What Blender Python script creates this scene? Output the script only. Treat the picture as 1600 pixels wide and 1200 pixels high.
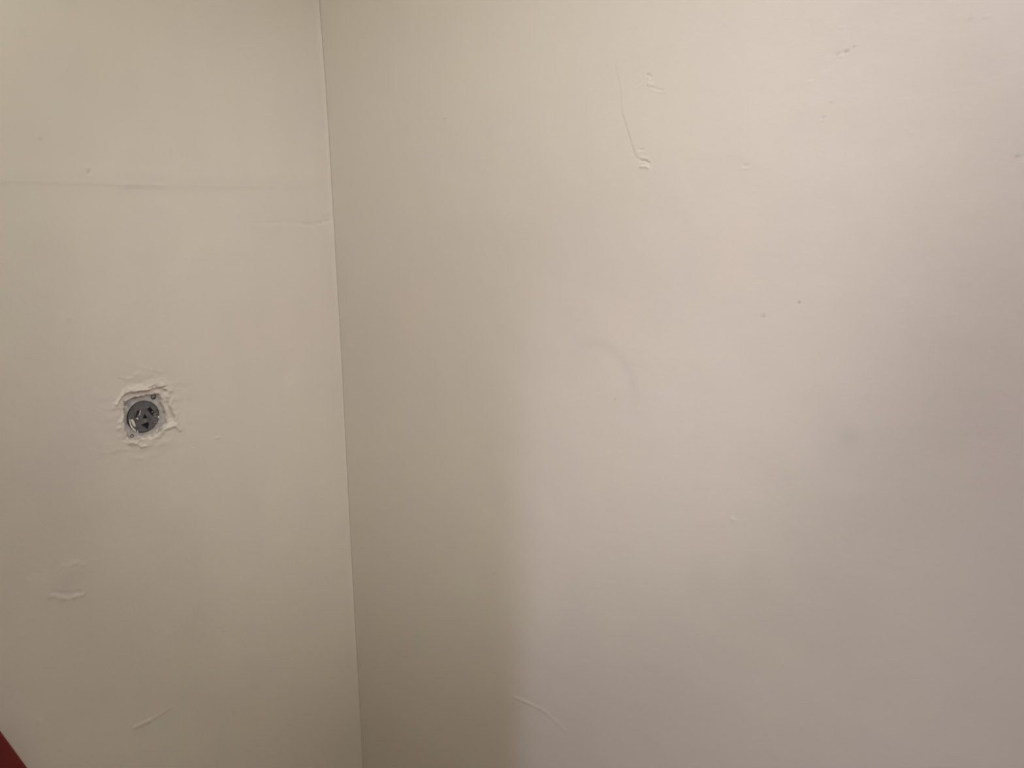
import bpy, bmesh, math, random
import numpy as np
from mathutils import Vector, Matrix
for o in list(bpy.data.objects): bpy.data.objects.remove(o)
SC = bpy.context.scene
COL = SC.collection
rnd = random.Random(7)

# ------------------------------------------------------------------ camera
# the corner is at x=0, y=0; left wall is the plane x=0, right wall the plane y=0
CAM = Vector((1.252, -0.999, 1.55))
PITCH, YAW, F = math.radians(13.5), math.atan2(0.629, 0.777) - 0.008, 1200.0
cam_d = bpy.data.cameras.new('camera'); cam = bpy.data.objects.new('camera', cam_d); COL.objects.link(cam)
cam.location = CAM
cam.rotation_euler = (math.pi/2 - PITCH, 0, YAW)
cam_d.sensor_width = 36.0; cam_d.lens = F/1600*36.0; cam_d.clip_start = 0.01
SC.camera = cam
RM = cam.rotation_euler.to_matrix()

# ------------------------------------------------------------------ exposure, world
SC.view_settings.view_transform = 'Standard'; SC.view_settings.look = 'None'
SC.view_settings.gamma = 1.0; SC.view_settings.use_curve_mapping = False
SC.view_settings.exposure = 0.0
w = bpy.data.worlds.new('world'); SC.world = w; w.use_nodes = True
w.node_tree.nodes['Background'].inputs[0].default_value = (0, 0, 0, 1)
w.node_tree.nodes['Background'].inputs[1].default_value = 0.0

LIGHTS = {  # name: (kind, location, aim point, half cone, size, rgb, watts)
 'hall_spot': ('SPOT', (1.26, -1.89, 2.12), (0.65, 0.0, 0.23), 0.50, 0.035, (0.574, 0.560, 0.784), 60.0),
 'corner_fill': ('SPOT', (1.81, -1.03, 1.89), (0.44, -0.08, 1.40), 0.40, 0.03, (0.741, 0.701, 0.703), 60.0),  # added unseen spot that brightens the corner
 'low_fill': ('SPOT', (1.50, -1.03, 1.88), (0.507, -0.149, 0.588), 0.51, 0.03, (0.696, 0.714, 0.377), 20.0),  # weak extra spot, added to lift the lower shadowed wall
 'ceiling_fill': ('AREA', (1.3, -0.6, 2.38), (1.3, -0.6, 0.0), 0, 0.5, (1.194, 1.140, 1.300), 8.0),  # invented soft overhead light, stands in for ambient
 'point_fill': ('POINT', (0.62, -1.0, 2.2), (0.62, -1.0, 0), 0, 0.06, (0.713, 0.808, 0.626), 8.0),  # added point light out of view, for ambient fill
}

# ------------------------------------------------------------------ helpers
def pix(px, py):
    d = RM @ Vector(((px-800)/F, (600-py)/F, -1.0)); return d.normalized()
def onA(px, py):          # pixel -> (distance from the corner, height) on the left wall
    d = pix(px, py); t = -CAM.x/d.x; p = CAM + d*t; return (-p.y, p.z)
def onB(px, py):          # pixel -> (distance from the corner, height) on the right wall
    d = pix(px, py); t = -CAM.y/d.y; p = CAM + d*t; return (p.x, p.z)

def mat(name, rgb, rough=0.6, metal=0.0, spec=0.5):
    m = bpy.data.materials.new(name); m.use_nodes = True
    b = m.node_tree.nodes['Principled BSDF']
    b.inputs['Base Color'].default_value = (*rgb, 1); b.inputs['Roughness'].default_value = rough
    b.inputs['Metallic'].default_value = metal; b.inputs['Specular IOR Level'].default_value = spec
    return m
def noise_into(m, stops, scale=40, detail=5, coord='Object', bump=0.0, bump_scale=None, dist=0.0):
    nt = m.node_tree; N = nt.nodes; L = nt.links; b = N['Principled BSDF']
    tc = N.new('ShaderNodeTexCoord')
    n = N.new('ShaderNodeTexNoise'); n.inputs['Scale'].default_value = scale; n.inputs['Detail'].default_value = detail
    n.inputs['Distortion'].default_value = dist
    L.new(tc.outputs[coord], n.inputs['Vector'])
    r = N.new('ShaderNodeValToRGB'); L.new(n.outputs['Fac'], r.inputs['Fac'])
    while len(r.color_ramp.elements) < len(stops): r.color_ramp.elements.new(0.5)
    for e, (p, c) in zip(r.color_ramp.elements, stops): e.position = p; e.color = (*c, 1)
    L.new(r.outputs['Color'], b.inputs['Base Color'])
    if bump:
        n2 = N.new('ShaderNodeTexNoise'); n2.inputs['Scale'].default_value = bump_scale or scale; n2.inputs['Detail'].default_value = 6
        L.new(tc.outputs[coord], n2.inputs['Vector'])
        bp = N.new('ShaderNodeBump'); bp.inputs['Strength'].default_value = bump; bp.inputs['Distance'].default_value = 0.001
        L.new(n2.outputs['Fac'], bp.inputs['Height']); L.new(bp.outputs['Normal'], b.inputs['Normal'])
    return m
def link(name, me, m=None, parent=None, smooth=False):
    o = bpy.data.objects.new(name, me); COL.objects.link(o)
    if m: me.materials.append(m)
    if smooth:
        me.polygons.foreach_set('use_smooth', [True]*len(me.polygons))
    if parent: o.parent = parent
    return o
def bm_link(name, bm, m, parent=None, smooth=False):
    me = bpy.data.meshes.new(name); bm.normal_update(); bm.to_mesh(me); bm.free()
    return link(name, me, m, parent, smooth)
def box(bm, lo, hi):
    c = [(a+b)/2 for a, b in zip(lo, hi)]; s = [b-a for a, b in zip(lo, hi)]
    bmesh.ops.create_cube(bm, size=1, matrix=Matrix.Translation(c) @ Matrix.Diagonal((*s, 1)))
def structure(name, boxes, m, bevel=0.0):
    bm = bmesh.new()
    for lo, hi in boxes: box(bm, lo, hi)
    if bevel: bmesh.ops.bevel(bm, geom=bm.edges[:], offset=bevel, segments=2, affect='EDGES')
    o = bm_link(name, bm, m); o['kind'] = 'structure'; return o

# ------------------------------------------------------------------ wall paint
PAINT = (0.62, 0.56, 0.485)
def wall_paint(name, marks=(), streaks=0.0, tint=PAINT, grain=1.0):
    """old glossy-ish emulsion over hand trowelled plaster; marks are smudges (centre, radius, darkness)"""
    m = mat(name, tint, 0.55, spec=0.35); nt = m.node_tree; N = nt.nodes; L = nt.links; b = N['Principled BSDF']
    tc = N.new('ShaderNodeTexCoord')
    def noise(scale, detail, rough=0.5, mapping=None, dist=0.0):
        n = N.new('ShaderNodeTexNoise'); n.inputs['Scale'].default_value = scale; n.inputs['Detail'].default_value = detail
        n.inputs['Roughness'].default_value = rough; n.inputs['Distortion'].default_value = dist
        src = tc.outputs['Object']
        if mapping:
            mp = N.new('ShaderNodeMapping'); mp.inputs['Scale'].default_value = mapping; L.new(src, mp.inputs['Vector']); src = mp.outputs['Vector']
        L.new(src, n.inputs['Vector']); return n.outputs['Fac']
    def math_(op, a, c=None, d=None, clamp=False):
        n = N.new('ShaderNodeMath'); n.operation = op; n.use_clamp = clamp
        for i, v in enumerate((a, c, d)):
            if v is None: continue
            if isinstance(v, (int, float)): n.inputs[i].default_value = v
            else: L.new(v, n.inputs[i])
        return n.outputs[0]
    def mixc(fac, ca, cb):
        n = N.new('ShaderNodeMix'); n.data_type = 'RGBA'
        for i, v in ((0, fac), (6, ca), (7, cb)):
            if isinstance(v, (int, float)): n.inputs[i].default_value = v
            elif isinstance(v, tuple): n.inputs[i].default_value = (*v, 1)
            else: L.new(v, n.inputs[i])
        return n.outputs[2]
    # patchy hue: yellowed and pinkish / greyish areas of the old paint
    hue = math_('MULTIPLY_ADD', noise(3.2, 3), 2.2, -0.6, clamp=True)
    t = tint
    c = mixc(hue, (t[0]*1.006, t[1]*0.985, t[2]*0.995), (t[0]*0.985, t[1]*1.012, t[2]*1.0))
    hue2 = math_('MULTIPLY_ADD', noise(7.0, 4), 2.6, -0.8, clamp=True)
    c = mixc(hue2, c, (t[0]*0.975, t[1]*0.975, t[2]*1.0))
    if streaks:
        st = noise(1.0, 4, mapping=(14, 14, 2.2))
        st = math_('MULTIPLY_ADD', st, 3.0, -1.2, clamp=True)
        c = mixc(math_('MULTIPLY', st, streaks), c, (t[0]*0.84, t[1]*0.86, t[2]*0.88))
    for kind, p, r, k in marks:
        vm = N.new('ShaderNodeVectorMath'); vm.operation = 'SUBTRACT'; L.new(tc.outputs['Object'], vm.inputs[0]); vm.inputs[1].default_value = p
        sc = N.new('ShaderNodeVectorMath'); sc.operation = 'MULTIPLY'; L.new(vm.outputs[0], sc.inputs[0]); sc.inputs[1].default_value = tuple(1/q for q in r)
        ln = N.new('ShaderNodeVectorMath'); ln.operation = 'LENGTH'; L.new(sc.outputs[0], ln.inputs[0])
        d = math_('ADD', ln.outputs['Value'], math_('MULTIPLY_ADD', noise(22, 4), 0.8, -0.4))
        if kind == 'spot': a = math_('SUBTRACT', 1.0, d, clamp=True)
        else:              # an arc: only the upper right of a ring
            d = ln.outputs['Value']
            a = math_('MULTIPLY_ADD', math_('ABSOLUTE', math_('SUBTRACT', d, 0.90)), -7.0, 1.0, clamp=True)
            sx = N.new('ShaderNodeSeparateXYZ'); L.new(sc.outputs[0], sx.inputs[0])
            up = math_('MULTIPLY_ADD', sx.outputs['Z'], 2.2, 0.4, clamp=True)
            rt = math_('MULTIPLY_ADD', sx.outputs['X'], 1.6, 0.9, clamp=True)
            a = math_('MULTIPLY', a, math_('MULTIPLY', up, rt))
        c = mixc(math_('MULTIPLY', a, k), c, (t[0]*0.55, t[1]*0.55, t[2]*0.56))
    at = N.new('ShaderNodeAttribute'); at.attribute_name = 'dirt'      # grime lodged in cracks, pits and round the outlet
    c = mixc(at.outputs['Fac'], c, (0.20, 0.185, 0.165))
    L.new(c, b.inputs['Base Color'])
    # relief: broad trowel waves, roller stipple, fine grain
    h = math_('MULTIPLY', noise(9, 5, 0.55), 0.55)
    h = math_('MULTIPLY_ADD', noise(1.0, 5, 0.6, mapping=(38, 38, 60)), grain*0.10, h)
    h = math_('MULTIPLY_ADD', noise(210, 3), grain*0.022, h)
    h = math_('MULTIPLY_ADD', noise(560, 2), grain*0.010, h)
    bp = N.new('ShaderNodeBump'); bp.inputs['Strength'].default_value = 1.0; bp.inputs['Distance'].default_value = 0.0032
    L.new(h, bp.inputs['Height']); L.new(bp.outputs['Normal'], b.inputs['Normal'])
    return m

def onB3(px, py): q = onB(px, py); return (q[0], 0.0, q[1])
def onA3(px, py): q = onA(px, py); return (0.0, -q[0], q[1])
mmB = 0.00105
marksB = [('arc', onB3(930, 610), (0.078, 0.5, 0.084), 0.11),
          ('spot', onB3(1330, 682), (0.022, 0.1, 0.02), 0.16),
          ('spot', onB3(1330, 695), (0.07, 0.2, 0.05), 0.07),
          ('spot', onB3(1180, 900), (0.03, 0.2, 0.06), 0.07),
          ('spot', onB3(1095, 905), (0.03, 0.2, 0.05), 0.07),
          ('spot', onB3(1249, 472), (0.0026, 0.1, 0.0026), 0.9),
          ('spot', onB3(1300, 1010), (0.12, 0.2, 0.13), 0.05)]
marksA = [('spot', onA3(270, 850), (0.2, 0.07, 0.10), 0.08),
          ('spot', onA3(300, 1000), (0.2, 0.06, 0.20), 0.09),
          ('spot', onA3(100, 800), (0.2, 0.10, 0.05), 0.06),
          ('spot', onA3(400, 790), (0.2, 0.012, 0.02), 0.08)]
M_A = wall_paint('cream_paint_west', marksA, 0.16, (0.620, 0.560, 0.479))
M_B = wall_paint('cream_paint_north', marksB, 0.04, (0.616, 0.553, 0.494), 0.55)
M_W = wall_paint('cream_paint_plain', (), 0.0, PAINT)

# ------------------------------------------------------------------ relief of the two visible walls
def seg_d(U, V, a, b):
    ax, ay = a; bx, by = b; dx, dy = bx-ax, by-ay; L2 = dx*dx+dy*dy+1e-12
    t = np.clip(((U-ax)*dx+(V-ay)*dy)/L2, 0, 1)
    return np.hypot(U-ax-t*dx, V-ay-t*dy), t
def stroke(H, U, V, pts, width, height, taper=True):
    best = np.full(U.shape, 1e9)
    for a, b in zip(pts[:-1], pts[1:]):
        d, _ = seg_d(U, V, a, b); best = np.minimum(best, d)
    return H + height*np.exp(-(best/width)**2)
def blob(H, U, V, c, ru, rv, height):
    return H + height*np.exp(-(((U-c[0])/ru)**2 + ((V-c[1])/rv)**2))
def vnoise(U, V, scale, seed):
    rs = np.random.RandomState(seed); T = rs.rand(256, 256)
    x = U/scale + 1000.3; y = V/scale + 1000.7
    xi = np.floor(x).astype(int); yi = np.floor(y).astype(int); fx = x-xi; fy = y-yi
    fx = fx*fx*(3-2*fx); fy = fy*fy*(3-2*fy)
    g = lambda i, j: T[(xi+i) % 256, (yi+j) % 256]
    return (g(0,0)*(1-fx)+g(1,0)*fx)*(1-fy)+(g(0,1)*(1-fx)+g(1,1)*fx)*fy - 0.5
def axis(parts):
    out = []
    for a, b, st in parts:
        n = max(1, int(round((b-a)/st))); out += list(np.linspace(a, b, n, endpoint=False))
    out.append(parts[-1][1]); return np.array(out)

OUT = onA(225, 651.5)                        # centre of the outlet on the left wall
OUT_Q = None
def local(px, py):                           # pixel -> metres in the outlet's own plane, right and up
    s, z = onA(px, py); return (OUT[0]-s, z-OUT[1])
def crop(cx, cy): return local(165+cx/8.0, 565+cy/8.0)
PLATE = [crop(*p) for p in ((228, 500), (420, 440), (655, 415), (715, 560), (760, 770), (640, 880), (560, 925), (300, 965), (232, 780))]
RIM = [crop(*p) for p in ((140, 520), (215, 395), (470, 350), (700, 305), (735, 345), (790, 560), (870, 760), (770, 800), (650, 880), (560, 960), (300, 985), (215, 840), (205, 620))]
def poly_sd(U, V, P):
    """signed distance to polygon, negative inside"""
    d = np.full(U.shape, 1e9); ins = np.zeros(U.shape, bool)
    for (ax, ay), (bx, by) in zip(P, P[1:]+P[:1]):
        dd, _ = seg_d(U, V, (ax, ay), (bx, by)); d = np.minimum(d, dd)
        c = ((ay > V) != (by > V)) & (U < (bx-ax)*(V-ay)/((by-ay) or 1e-12)+ax)
        ins ^= c
    return np.where(ins, -d, d)

def relief_A(S, Z):
    H = 0.0016*vnoise(S, Z, 0.16, 1) + 0.0008*vnoise(S, Z, 0.05, 2)
    P = lambda *q: [onA(*p) for p in q]
    # lap seam of the plaster
    H = stroke(H, S, Z, P((-60, 281), (60, 284), (200, 287)), 0.003, 0.0004)
    b_ = 0.6+1.1*(vnoise(S, Z*0, 0.025, 31)+0.2)
    H = H + (stroke(0*S, S, Z, P((196, 288), (250, 290), (300, 290), (392, 292)), 0.0026, 0.0006) + stroke(0*S, S, Z, P((185, 292), (205, 289), (232, 291)), 0.004, 0.0002))*b_
    H = H + stroke(0*S, S, Z, P((-60, 270), (500, 280)), 0.012, 0.0006)
    H = stroke(H, S, Z, P((392, 292), (480, 291)), 0.0035, 0.0005)
    H = stroke(H, S, Z, P((200, 304), (392, 303)), 0.012, -0.0004)
    H = stroke(H, S, Z, P((395, 350), (448, 346), (470, 350)), 0.002, -0.0006)
    H = stroke(H, S, Z, P((470, 350), (480, 351), (500, 348), (516, 344)), 0.002, -0.0013)
    H = stroke(H, S, Z, P((505, 335), (517, 330)), 0.004, 0.0010)
    for (px, py, w_, h_) in ((60, 215, .003, .0012), (62, 219, .0022, -.0013), (136, 262, .0035, .0010), (137, 270, .0035, -.0014), (130, 271, .002, -.0010),
                             (106, 497, .003, .0013), (338, 683, .0028, .0016), (210, 470, .004, .0008), (300, 700, .002, .0007),
                             (293, 873, .002, .0013), (350, 983, .0028, .0014), (351, 980, .0016, -.0012), (60, 1126, .0034, .0015), (64, 1122, .002, -.001),
                             (40, 905, .002, .0007), (430, 660, .002, .0006), (455, 600, .002, .0006), (545, 320, .003, .0005),
                             (512, 752, .003, .001), (500, 756, .003, .0006), (380, 220, .002, .0004)):
        H = blob(H, S, Z, onA(px, py), w_, w_, h_)
    # flaking ring lower left
    H = blob(H, S, Z, onA(112, 890), 0.020, 0.014, 0.0009)
    H = H + stroke(0*S, S, Z, P((94, 886), (99, 882), (108, 884), (113, 878), (121, 880), (133, 882)), 0.0020, 0.0011)*(0.6+1.8*vnoise(S, Z, 0.006, 43))
    H = H + stroke(0*S, S, Z, P((76, 931), (84, 929), (90, 933), (98, 933), (104, 937), (116, 934)), 0.0024, 0.0015)*(0.7+1.4*vnoise(S, Z, 0.006, 41))
    H = H + stroke(0*S, S, Z, P((112, 932), (120, 930), (125, 932), (133, 921)), 0.0022, 0.0015)*(0.8+1.6*vnoise(S, Z, 0.005, 42))
    H = stroke(H, S, Z, P((82, 924), (100, 927), (124, 924)), 0.0022, -0.0010)
    # scratch ridge
    H = stroke(H, S, Z, P((208, 1135), (218, 1131), (232, 1125)), 0.0022, 0.0016)
    H = stroke(H, S, Z, P((232, 1125), (268, 1103)), 0.0026, 0.0007)
    # the hacked out patch round the outlet, a lumpy rim of filler
    U = OUT[0]-S; V = Z-OUT[1]
    near = (np.abs(U) < 0.16) & (np.abs(V) < 0.16)
    u = U[near]; v = V[near]
    wob = 0.0045*vnoise(u, v, 0.011, 5) + 0.0022*vnoise(u, v, 0.0045, 6)
    d = poly_sd(u, v, RIM) + wob
    dp = poly_sd(u, v, PLATE) + wob*0.9 - 0.0012
    h = np.zeros(u.shape)
    sm = lambda x: np.clip(x, 0, 1)**2*(3-2*np.clip(x, 0, 1))
    h += 0.0013*np.exp(-((d-0.003)/0.005)**2)*(1+2.0*vnoise(u, v, 0.009, 9))
    h -= 0.0036*sm((0.002-d)/0.005)
    h -= 0.0050*sm((0.001-dp)/0.0030)
    r = np.hypot(u, v)
    h -= 0.014*sm((0.0285-r)/0.0022)
    h += 0.0016*vnoise(u, v, 0.005, 11)*sm((0.020-np.abs(d))/0.020) + 0.0008*vnoise(u, v, 0.0028, 13)*sm((0.016-np.abs(d))/0.016)
    h += 0.0012*vnoise(u, v*1.8, 0.016, 12)*sm((0.075-np.abs(d))/0.075)
    c = lambda *q: [crop(*p) for p in q]
    for pts, w_, hh in ((c((110, 530), (160, 470), (215, 390), (330, 375)), .0028, .0026), (c((240, 500), (300, 480), (400, 440)), .002, .0022),
                        (c((190, 420), (260, 400), (400, 350), (500, 345)), .0026, .0020), (c((700, 330), (745, 480), (800, 570)), .0026, .0016),
                        (c((640, 890), (690, 850), (760, 810), (850, 800), (910, 850)), .0030, .0034), (c((200, 700), (210, 820), (240, 900)), .0026, .0020),
                        (c((220, 1000), (330, 1010), (420, 1050), (480, 1055)), .0028, .0016), (c((430, 1060), (470, 1045)), .0022, .0016),
                        (c((520, 330), (600, 300), (640, 325), (730, 315)), .0022, -.0026), (c((200, 335), (300, 270), (430, 240), (640, 185)), .006, -.0012),
                        (c((170, 190), (240, 210), (330, 195)), .0028, .0012), (c((420, 45), (460, 75)), .0028, .0014), (c((570, 95), (680, 130)), .0028, .0012),
                        (c((340, 165), (400, 150)), .0024, .0010), (c((740, 780), (840, 640)), .004, -.0012), (c((-160, 565), (-60, 600), (60, 590)), .006, .0006),
                        (c((-40, 1130), (100, 1110), (260, 1080)), .005, .0006), (c((300, 1180), (420, 1200)), .005, .0008)):
        h = h + stroke(0*u, u, v, pts, w_*0.85, hh*0.62)*(1+1.1*vnoise(u, v, 0.007, 17))
    H[near] += h
    # soft, slightly wandering inside corner
    w_ = np.interp(Z, [0.2, 0.55, 0.8, 1.0, 1.2, 1.4, 1.6, 1.75, 1.9, 2.2], [0.0045, 0.0040, 0.0035, 0.0042, 0.0052, 0.0042, 0.0034, 0.0015, -0.0040, -0.0040])
    H = H*np.clip(S/0.012, 0, 1) + w_ + 0.0011*np.exp(-(S/0.006)**2) + 0.0010*vnoise(Z, Z*0, 0.035, 21)*np.exp(-(S/0.02)**2)
    return H

def relief_B(X, Z):
    H = 0.0*X
    P = lambda *q: [onB(*p) for p in q]
    H = stroke(H, X, Z, P((960, 80), (963, 108), (970, 140), (972, 178)), 0.0012, -0.0002)
    H = stroke(H, X, Z, P((973, 178), (981, 205), (988, 228), (992, 241), (998, 248)), 0.0010, -0.0004)
    H = stroke(H, X, Z, P((976, 178), (984, 205), (991, 228), (995, 239)), 0.0016, 0.0001)
    H = stroke(H, X, Z, P((1001, 251), (1008, 251), (1015, 255)), 0.0012, -0.0014)
    H = stroke(H, X, Z, P((1002, 246), (1012, 248)), 0.0018, 0.0010)
    H = stroke(H, X, Z, P((1002, 261), (1009, 260), (1013, 262)), 0.0018, 0.0017)
    H = stroke(H, X, Z, P((1000, 234), (1006, 233)), 0.0014, -0.0010)
    H = stroke(H, X, Z, P((1010, 117), (1015, 117), (1017, 121)), 0.0014, -0.0013)
    H = stroke(H, X, Z, P((1013, 131), (1018, 133)), 0.002, 0.0013)
    H = stroke(H, X, Z, P((1016, 135), (1027, 140), (1037, 141)), 0.0014, -0.0009)
    H = stroke(H, X, Z, P((1029, 143), (1038, 143)), 0.002, 0.0009)
    H = stroke(H, X, Z, P((994, 134), (1008, 124)), 0.0018, -0.0004)
    for (px, py, w_, h_) in ((1309, 85, .002, -.0017), (1311, 88, .002, .0010), (1321, 81, .002, -.0016), (1324, 79, .0016, -.0012), (1334, 74, .0015, -.0012),
                             (1163, 263, .0026, .0014), (1166, 259, .0016, -.0014), (1178, 297, .0018, .0014), (1178, 293, .0014, -.001), (1265, 127, .0018, .001), (1266, 124, .0014, -.001),
                             (1299, 158, .0018, .0008), (1286, 184, .0016, -.0012), (1286, 188, .0018, .001), (1269, 170, .002, -.0006),
                             (696, 183, .0028, .0014), (694, 187, .0018, -.001), (781, 398, .0026, .0016), (1193, 494, .0018, -.0018), (1192, 491, .002, .001),
                             (1249, 472, .0014, -.0022), (960, 622, .0020, .0014), (961, 624, .0014, -.0016), (997, 642, .0015, .001),
                             (1145, 811, .0024, .0032), (1151, 816, .002, .0014), (1148, 808, .0014, -.001), (1165, 815, .0018, .0012), (1164, 806, .0014, -.0008),
                             (773, 900, .0024, .0010), (772, 897, .0016, -.0014), (694, 928, .0028, .0012), (693, 926, .0016, -.0012), (872, 893, .0026, .0010), (863, 885, .0024, -.0006),
                             (1515, 27, .002, .0012), (1514, 25, .0014, -.001), (1540, 26, .002, .001), (1430, 50, .0016, -.0006), (1555, 118, .0016, -.0008),
                             (1590, 245, .002, -.001), (1083, 353, .002, .0006), (1028, 362, .0016, .0006), (1290, 900, .0018, .0012), (1303, 912, .002, -.0008), (742, 560, .002, .0005)):
        H = blob(H, X, Z, onB(px, py), w_, w_, h_)
    H = stroke(H, X, Z, P((804, 1089), (815, 1094), (830, 1101)), 0.0018, 0.0026)
    H = stroke(H, X, Z, P((830, 1101), (850, 1110), (882, 1140)), 0.0022, 0.0013)
    H = stroke(H, X, Z, P((768, 897), (780, 907)), 0.0016, 0.0004)
    H = stroke(H, X, Z, P((735, 934), (750, 941)), 0.0018, 0.0006)
    for k in range(7):
        x0 = 1195+k*16; y0 = 770+k*9
        H = stroke(H, X, Z, P((x0, y0), (x0+34, y0+26)), 0.0026, 0.0004 if k % 2 else -0.0004)
    for k in range(26):
        px, py = rnd.uniform(1080, 1340), rnd.uniform(860, 1060)
        H = blob(H, X, Z, onB(px, py), .004, .003, rnd.choice((-1, 1))*rnd.uniform(.0002, .0005))
    for k in range(60):
        px, py = rnd.uniform(600, 1590), rnd.uniform(20, 1180)
        H = blob(H, X, Z, onB(px, py), .002, .002, rnd.choice((-1, 1))*rnd.uniform(.0002, .0006))
    H = 0.5*H + 0.0014*vnoise(X, Z, 0.17, 3) + 0.0005*vnoise(X, Z, 0.05, 4)
    return H*np.clip(X/0.012, 0, 1)

def dirt_A(S, Z):
    D = 0.0*S
    P = lambda *q: [onA(*p) for p in q]
    U = OUT[0]-S; V = Z-OUT[1]
    near = (np.abs(U) < 0.08) & (np.abs(V) < 0.08); u = U[near]; v = V[near]
    dp = poly_sd(u, v, PLATE) + 0.005*vnoise(u, v, 0.006, 51) + 0.003*vnoise(u, v, 0.003, 52)
    g = 0.62*np.clip((0.0030-dp)/0.004, 0, 1)*(0.75+0.9*vnoise(u, v, 0.008, 53))
    g += 0.22*np.exp(-((dp-0.001)/0.0014)**2)*np.clip(0.5+1.6*vnoise(u, v, 0.004, 54), 0, 1)
    D[near] += g
    for (px, py, r, k) in ((137, 271, .0016, .14), (62, 219, .0014, .16), (351, 980, .001, .3)): D = blob(D, S, Z, onA(px, py), r*1.5, r, k)
    D = stroke(D, S, Z, P((478, 350), (488, 351), (500, 349)), .0012, .10)
    return np.clip(D, 0, 1)
def dirt_B(X, Z):
    D = 0.0*X
    P = lambda *q: [onB(*p) for p in q]
    D = stroke(D, X, Z, P((962, 100), (970, 140), (972, 178)), 0.0009, 0.10)
    D = stroke(D, X, Z, P((973, 178), (981, 205), (988, 228), (992, 241), (998, 248)), 0.0008, 0.30)
    D = stroke(D, X, Z, P((1003, 251), (1009, 251), (1015, 254)), 0.0010, 0.30)
    D = stroke(D, X, Z, P((1011, 117), (1016, 118)), 0.0011, 0.2)
    D = stroke(D, X, Z, P((1030, 140), (1037, 141)), 0.0010, 0.2)
    D = stroke(D, X, Z, P((1001, 234), (1006, 233)), 0.0010, 0.15)
    for (px, py, r, k) in ((1309, 86, .0016, .4), (1321, 81, .0016, .4), (1324, 80, .0014, .35), (1334, 74, .0013, .25), (1193, 493, .0019, .5), (1166, 259, .0018, .22),
                           (1286, 184, .0018, .3), (1299, 158, .0018, .15), (1590, 245, .002, .4), (961, 624, .0018, .3), (694, 187, .002, .2), (772, 897, .002, .25), (693, 926, .0018, .2), (1515, 26, .002, .2)):
        D = blob(D, X, Z, onB(px, py), r, r, k)
    return np.clip(D, 0, 1)

def height_wall(name, us, vs, func, to3, m, dirt):
    U, V = np.meshgrid(us, vs, indexing='ij'); H = func(U, V)
    co = to3(U.ravel(), V.ravel(), H.ravel()); nu, nv = len(us), len(vs)
    i = np.arange(nu*nv).reshape(nu, nv)
    q = np.stack([i[:-1, :-1], i[1:, :-1], i[1:, 1:], i[:-1, 1:]], -1).reshape(-1, 4)
    # thickness: back sheet and the four edges
    back = to3(np.array([us[0], us[-1], us[-1], us[0]]), np.array([vs[0], vs[0], vs[-1], vs[-1]]), np.full(4, -0.10))
    nb = nu*nv
    rings = [list(i[:, 0]), list(i[-1, :]), list(i[::-1, -1]), list(i[0, ::-1])]
    bk = [(nb, nb+1), (nb+1, nb+2), (nb+2, nb+3), (nb+3, nb)]
    faces = q[:, ::-1].tolist() if to3 is to3A else q.tolist()
    for rg, (a, b) in zip(rings, bk): faces.append([int(k) for k in rg][::-1] + [a, b] if to3 is not to3A else [b, a] + [int(k) for k in rg])
    faces.append([nb+3, nb+2, nb+1, nb] if to3 is not to3A else [nb, nb+1, nb+2, nb+3])
    me = bpy.data.meshes.new(name); me.from_pydata(np.vstack([co, back]).tolist(), [], faces)
    sm = np.zeros(len(faces), bool); sm[:len(q)] = True; me.polygons.foreach_set('use_smooth', sm)
    at = me.attributes.new('dirt', 'FLOAT', 'POINT'); at.data.foreach_set('value', np.concatenate([dirt(U, V).ravel(), np.zeros(4)]).astype(np.float32))
    o = link(name, me, m); o['kind'] = 'structure'; return o
def to3A(s, z, h): return np.stack([h, -s, z], 1)
def to3B(x, z, h): return np.stack([x, -h, z], 1)
so, zo = OUT
height_wall('wall_left', axis([(0, 0.02, .002), (0.02, so-0.075, .003), (so-0.075, so+0.075, .0009), (so+0.075, 0.95, .003), (0.95, 1.12, .03)]),
            axis([(0, 0.3, .03), (0.3, zo-0.075, .003), (zo-0.075, zo+0.075, .0009), (zo+0.075, 2.0, .003), (2.0, 2.4, .03)]), relief_A, to3A, M_A, dirt_A)
c0 = onB(950, 250)[0]; c1 = onB(1045, 250)[0]; z1 = onB(1000, 275)[1]; z2 = onB(1000, 70)[1]
height_wall('wall_right', axis([(-0.012, 0.02, .002), (0.02, c0, .003), (c0, c1, .0010), (c1, 1.28, .003), (1.28, 2.3, .03)]),
            axis([(0, 0.3, .03), (0.3, z1, .003), (z1, z2, .0012), (z2, 2.05, .003), (2.05, 2.4, .03)]), relief_B, to3B, M_B, dirt_B)

# ------------------------------------------------------------------ the rest of the small room and the hall behind the camera
M_F = noise_into(mat('beige_vinyl', (.4, .34, .27), 0.5), [(0.35, (.36, .30, .23)), (0.65, (.46, .39, .31))], 9, 6, bump=0.2, bump_scale=60)
M_C = noise_into(mat('matt_ceiling_white', (.7, .68, .64), 0.9), [(0.3, (.70, .67, .62)), (0.7, (.76, .73, .68))], 5, 4, bump=0.2, bump_scale=120)
structure('floor', [((-0.1, -3.3, -0.08), (2.4, 0.1, 0.0))], M_F)
structure('ceiling', [((-0.1, -3.3, 2.4), (2.4, 0.1, 2.5))], M_C)
DX0, DX1, DH = 0.939, 1.45, 2.28          # door opening in the wall the camera stands at
structure('wall_front', [((-0.1, -1.22, 0), (DX0, -1.12, 2.4)), ((DX1, -1.22, 0), (2.4, -1.12, 2.4)), ((DX0, -1.22, DH), (DX1, -1.12, 2.4))], M_W)
structure('wall_east', [((2.3, -3.3, 0), (2.4, 0.1, 2.4))], M_W)
structure('wall_hall', [((-0.1, -3.3, 0), (2.3, -3.2, 2.4))], M_W)
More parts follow.
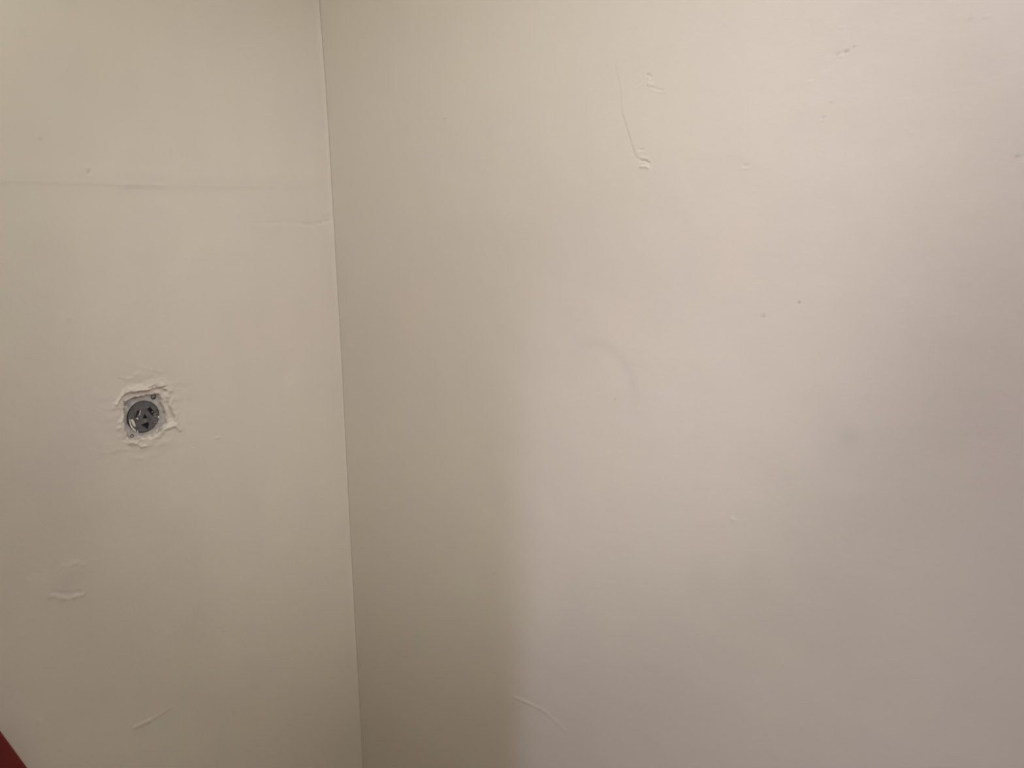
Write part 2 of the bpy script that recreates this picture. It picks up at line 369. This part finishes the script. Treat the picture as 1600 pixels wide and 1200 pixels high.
structure('wall_west', [((-0.1, -3.2, 0), (0.0, -1.22, 2.4))], M_W)

# ------------------------------------------------------------------ the power outlet
# its plane: right (a) is towards the corner (+y), up (b) is +z, out (c) is +x
def quad_area(P): return sum(a[0]*b[1]-b[0]*a[1] for a, b in zip(P, P[1:]+P[:1]))/2
def plate_from_outline(name, outer, holes, c0, c1, m, parent, bevel=0.0):
    """flat sheet from outline and holes between depths c0 and c1 (metres from the wall plane)"""
    cu = bpy.data.curves.new(name, 'CURVE'); cu.dimensions = '2D'; cu.fill_mode = 'BOTH'
    for P in [outer]+holes:
        sp = cu.splines.new('POLY'); sp.points.add(len(P)-1); sp.use_cyclic_u = True
        for q, (x, y) in zip(sp.points, P): q.co = (x, y, 0, 1)
    cu.extrude = (c1-c0)/2-bevel; cu.bevel_depth = bevel; cu.bevel_resolution = 1; cu.offset = -bevel
    tmp = bpy.data.objects.new('tmp', cu); COL.objects.link(tmp)
    bpy.context.view_layer.update()
    me = bpy.data.meshes.new_from_object(tmp.evaluated_get(bpy.context.evaluated_depsgraph_get()))
    bpy.data.objects.remove(tmp); bpy.data.curves.remove(cu)
    mid = (c0+c1)/2
    me.transform(Matrix(((0, 0, 1, mid), (1, 0, 0, 0), (0, 1, 0, 0), (0, 0, 0, 1))))
    me.materials.clear(); me.name = name
    return link(name, me, m, parent)
def circle(r, n=72, cx=0, cy=0): return [(cx+r*math.cos(2*math.pi*k/n), cy+r*math.sin(2*math.pi*k/n)) for k in range(n)]
def C8(*pts): return [crop(*p) for p in pts]

M_PLATE = noise_into(mat('paint_smeared_metal', (.45, .42, .38), 0.55, 0.0), [(0.30, (.20, .195, .19)), (0.42, (.35, .335, .32)), (0.58, (.43, .405, .38)), (0.72, (.54, .49, .435))], 85, 6, dist=0.6, bump=0.5, bump_scale=260)
M_FACE = noise_into(mat('grey_phenolic', (.1, .1, .1), 0.38), [(0.30, (.055, .054, .055)), (0.50, (.10, .098, .10)), (0.66, (.115, .112, .118)), (0.80, (.20, .19, .19))], 130, 7, bump=0.25, bump_scale=400)
M_DARK = noise_into(mat('dark_hole_shade', (.006, .006, .006), 0.7), [(0.4, (.004, .004, .004)), (0.7, (.016, .014, .012))], 200, 3)  # near-black colour stands in for shade inside slots and screw holes
M_STEEL = noise_into(mat('dull_steel', (.3, .29, .27), 0.4, 0.7), [(0.4, (.16, .15, .14)), (0.7, (.42, .40, .37))], 300, 3)
M_CHIP = noise_into(mat('dried_paint', (.6, .54, .46), 0.5), [(0.3, (.56, .50, .43)), (0.7, (.70, .64, .56))], 150, 4, bump=0.4, bump_scale=300)

out = bpy.data.objects.new('power_outlet', None); COL.objects.link(out); out.empty_display_size = 0.03
out.location = (0.0018, -OUT[0], OUT[1])
out['label'] = 'round dark grey three-slot power outlet set in a rough plaster hole in the left wall'
out['category'] = 'power outlet'
plate_outline = C8((222, 470), (300, 440), (430, 420), (660, 398), (700, 470), (735, 600), (775, 770), (760, 830), (640, 900), (560, 940), (420, 985), (285, 990), (235, 850), (218, 640))
mp = plate_from_outline('mounting_plate', plate_outline, [circle(0.0268)], -0.0068, -0.0052, M_PLATE, out)
mp['label'] = 'square grey metal plate smeared with wall paint'
slots = [C8((407, 612), (428, 618), (400, 702), (374, 696)),
         C8((523, 597), (562, 570), (632, 652), (592, 684)),
         C8((495, 655), (534, 712), (468, 718)),
         C8((450, 792), (530, 762), (548, 770), (546, 852), (526, 842), (492, 816))]
def disc_outline(): return circle(0.0258, 90)
slots = [P if quad_area(P) < 0 else P[::-1] for P in slots]
face = plate_from_outline('outlet_face', disc_outline(), slots, -0.0080, -0.0030, M_FACE, out, bevel=0.0006)
face['label'] = 'round dark grey face with two slanted slots and a bent lower slot'
cav = plate_from_outline('slot_backing', circle(0.0235), [], -0.0130, -0.0082, M_DARK, out)  # plain backing disc; the slots' darkness is put into its colour
# thin retaining ring round the face
bm = bmesh.new(); n = 90
prof = [(0.0258, -0.0062), (0.0262, -0.0036), (0.0266, -0.0033), (0.0270, -0.0038), (0.0271, -0.0062)]
vs = [[bm.verts.new((c, r*math.cos(2*math.pi*k/n), r*math.sin(2*math.pi*k/n))) for r, c in prof] for k in range(n)]
for k in range(n):
    a, b = vs[k], vs[(k+1) % n]
    for j in range(len(prof)-1): bm.faces.new((a[j], a[j+1], b[j+1], b[j]))
M_RING = noise_into(mat('tarnished_rim', (.05, .048, .045), 0.45, 0.3), [(0.4, (.02, .02, .02)), (0.62, (.05, .045, .04)), (0.75, (.22, .2, .17))], 120, 4)
bm_link('rim', bm, M_RING, out, True)
def screw(cx, cy, r, depth, m):
    a, b = crop(cx, cy); bm = bmesh.new()
    n = 24; rings = [(r*1.0, 0), (r*1.0, .0006), (r*.8, .0011), (r*.4, .0013)]
    vv = [[bm.verts.new((depth+c, a+q*math.cos(2*math.pi*k/n), b+q*math.sin(2*math.pi*k/n))) for k in range(n)] for q, c in rings]
    for i in range(len(rings)-1):
        for k in range(n): bm.faces.new((vv[i][k], vv[i][(k+1) % n], vv[i+1][(k+1) % n], vv[i+1][k]))
    bm.faces.new(vv[-1]); bmesh.ops.recalc_face_normals(bm, faces=bm.faces)
    return bm_link('screw', bm, m, out, True)
def recess(name, cx, cy, r, depth, m):      # screw hole as a shallow lipped dish, its shade put in as near-black colour
    a, b = crop(cx, cy); bm = bmesh.new(); n = 24
    rings = [(r*.2, -.0008), (r*.8, -.0006), (r*.95, .0004), (r*1.2, .0006), (r*1.35, 0)]
    vv = [[bm.verts.new((depth+c, a+q*math.cos(2*math.pi*k/n), b+q*math.sin(2*math.pi*k/n))) for k in range(n)] for q, c in rings]
    for i in range(len(rings)-1):
        for k in range(n): bm.faces.new((vv[i][k], vv[i][(k+1) % n], vv[i+1][(k+1) % n], vv[i+1][k]))
    bm.faces.new(vv[0][::-1]); bmesh.ops.recalc_face_normals(bm, faces=bm.faces)
    return bm_link(name, bm, m, out, True)
s1 = recess('screw_hole', 607, 443, 0.0034, -0.0046, M_DARK)
s1b = screw(612, 440, 0.0021, -0.0046, M_STEEL); s1b['label'] = 'bare steel screw at the upper right of the plate'
s2 = recess('screw_hole', 340, 935, 0.0022, -0.0046, M_DARK)
s3 = screw(665, 872, 0.0034, -0.0046, M_CHIP); s3['label'] = 'paint-covered screw at the lower right of the plate'
# raised pale chips on the face, with paint spatter at the right
def chip(pts, c0, th, m=M_CHIP):
    P = C8(*pts); n = len(P); cx = sum(p[0] for p in P)/n; cy = sum(p[1] for p in P)/n
    bm = bmesh.new()
    lo = [bm.verts.new((c0, x, y)) for x, y in P]
    hi = [bm.verts.new((c0+th, cx+(x-cx)*.8, cy+(y-cy)*.8)) for x, y in P]
    for k in range(n): bm.faces.new((lo[k], lo[(k+1) % n], hi[(k+1) % n], hi[k]))
    bm.faces.new(hi); bm.faces.new(lo[::-1]); bmesh.ops.recalc_face_normals(bm, faces=bm.faces)
    return bm_link('pale_chip', bm, m, out)
F0 = -0.0030
chip(((318, 728), (340, 718), (358, 738), (372, 770), (380, 812), (368, 820), (348, 800), (330, 765)), F0, .0005)
chip(((296, 715), (305, 718), (318, 775), (345, 828), (384, 862), (380, 884), (350, 862), (318, 822), (300, 770)), F0-.0002, .0004)
chip(((384, 712), (400, 700), (414, 712), (412, 724), (396, 724)), F0, .0006)
chip(((436, 612), (446, 616), (436, 655), (428, 680), (422, 672), (430, 640)), F0, .0004)
chip(((654, 690), (672, 676), (676, 700), (664, 712)), F0, .0005)
chip(((392, 868), (410, 862), (414, 886), (402, 892)), F0, .0005)
for k in range(16):
    ang = rnd.uniform(-0.7, 0.75); rr = rnd.uniform(118, 186); x = 480+rr*math.cos(ang); y = 692-rr*math.sin(ang); q = rnd.uniform(2.0, 5.5)
    chip([(x+q*rnd.uniform(.6, 1.3)*math.cos(t), y+q*rnd.uniform(.6, 1.3)*math.sin(t)) for t in (0, 1.2, 2.5, 3.8, 5.1)], F0, .0004)

# ------------------------------------------------------------------ dark red board propped in the near left corner of the wall
M_RED = noise_into(mat('dark_red_gloss', (.14, .012, .009), 0.38), [(0.3, (.105, .007, .005)), (0.55, (.15, .011, .008)), (0.8, (.19, .014, .010))], 7, 5, bump=0.15, bump_scale=60)
BX = 0.030                                    # the board stands 8 mm clear of the wall, 22 mm thick
def onX(px, py, x):
    d = pix(px, py); t = (x-CAM.x)/d.x; p = CAM+d*t; return Vector((0, p.y, p.z))
e0 = onX(0, 1141, BX); e1 = onX(43, 1200, BX); dirn = (e1-e0).normalized()
perp = Vector((0, dirn.z, -dirn.y))
if perp.y > 0: perp = -perp                    # the board lies on the left of its visible edge
foot = e0+dirn*((0.0-e0.z)/dirn.z)
wdt = 0.16
top_len = (foot.y+1.115)/(dirn.y) if dirn.y else 1
top = foot-dirn*min(1.4, abs((foot.y+1.10)/dirn.y))
print('board', foot, top, dirn)
bm = bmesh.new()
fy = foot.y-wdt/abs(dirn.z)
# outline in the wall plane: foot cut level with the floor, upper end square
P = [Vector((0, foot.y, 0)), top, top+perp*wdt]
q = top+perp*wdt; P.append(q+dirn*((0-q.z)/dirn.z))
lo = [bm.verts.new((0.008, p.y, p.z)) for p in P]; hi = [bm.verts.new((BX, p.y, p.z)) for p in P]
bm.faces.new(lo); bm.faces.new(hi[::-1])
for k in range(4): bm.faces.new((lo[k], hi[k], hi[(k+1) % 4], lo[(k+1) % 4]))
bmesh.ops.recalc_face_normals(bm, faces=bm.faces)
bmesh.ops.bevel(bm, geom=bm.edges[:], offset=0.004, segments=4, affect='EDGES', profile=0.5)
rb = bm_link('red_board', bm, M_RED, None, True)
rb['label'] = 'dark red glossy board leaning slantwise on the left wall below the outlet'; rb['category'] = 'board'

# ------------------------------------------------------------------ lamps
for k, (kind, loc, aim, half, size, rgb, watts) in LIGHTS.items():
    ld = bpy.data.lights.new('lamp_light', kind); ld.energy = watts; ld.color = rgb
    if kind == 'SPOT': ld.spot_size = 2*half; ld.spot_blend = 1.0
    if kind == 'AREA': ld.shape = 'RECTANGLE'; ld.size = ld.size_y = size
    else: ld.shadow_soft_size = size
    lo = bpy.data.objects.new('lamp_light_'+k, ld); COL.objects.link(lo); lo.location = loc
    lo.rotation_euler = (Vector(aim)-Vector(loc)).to_track_quat('-Z', 'Y').to_euler()
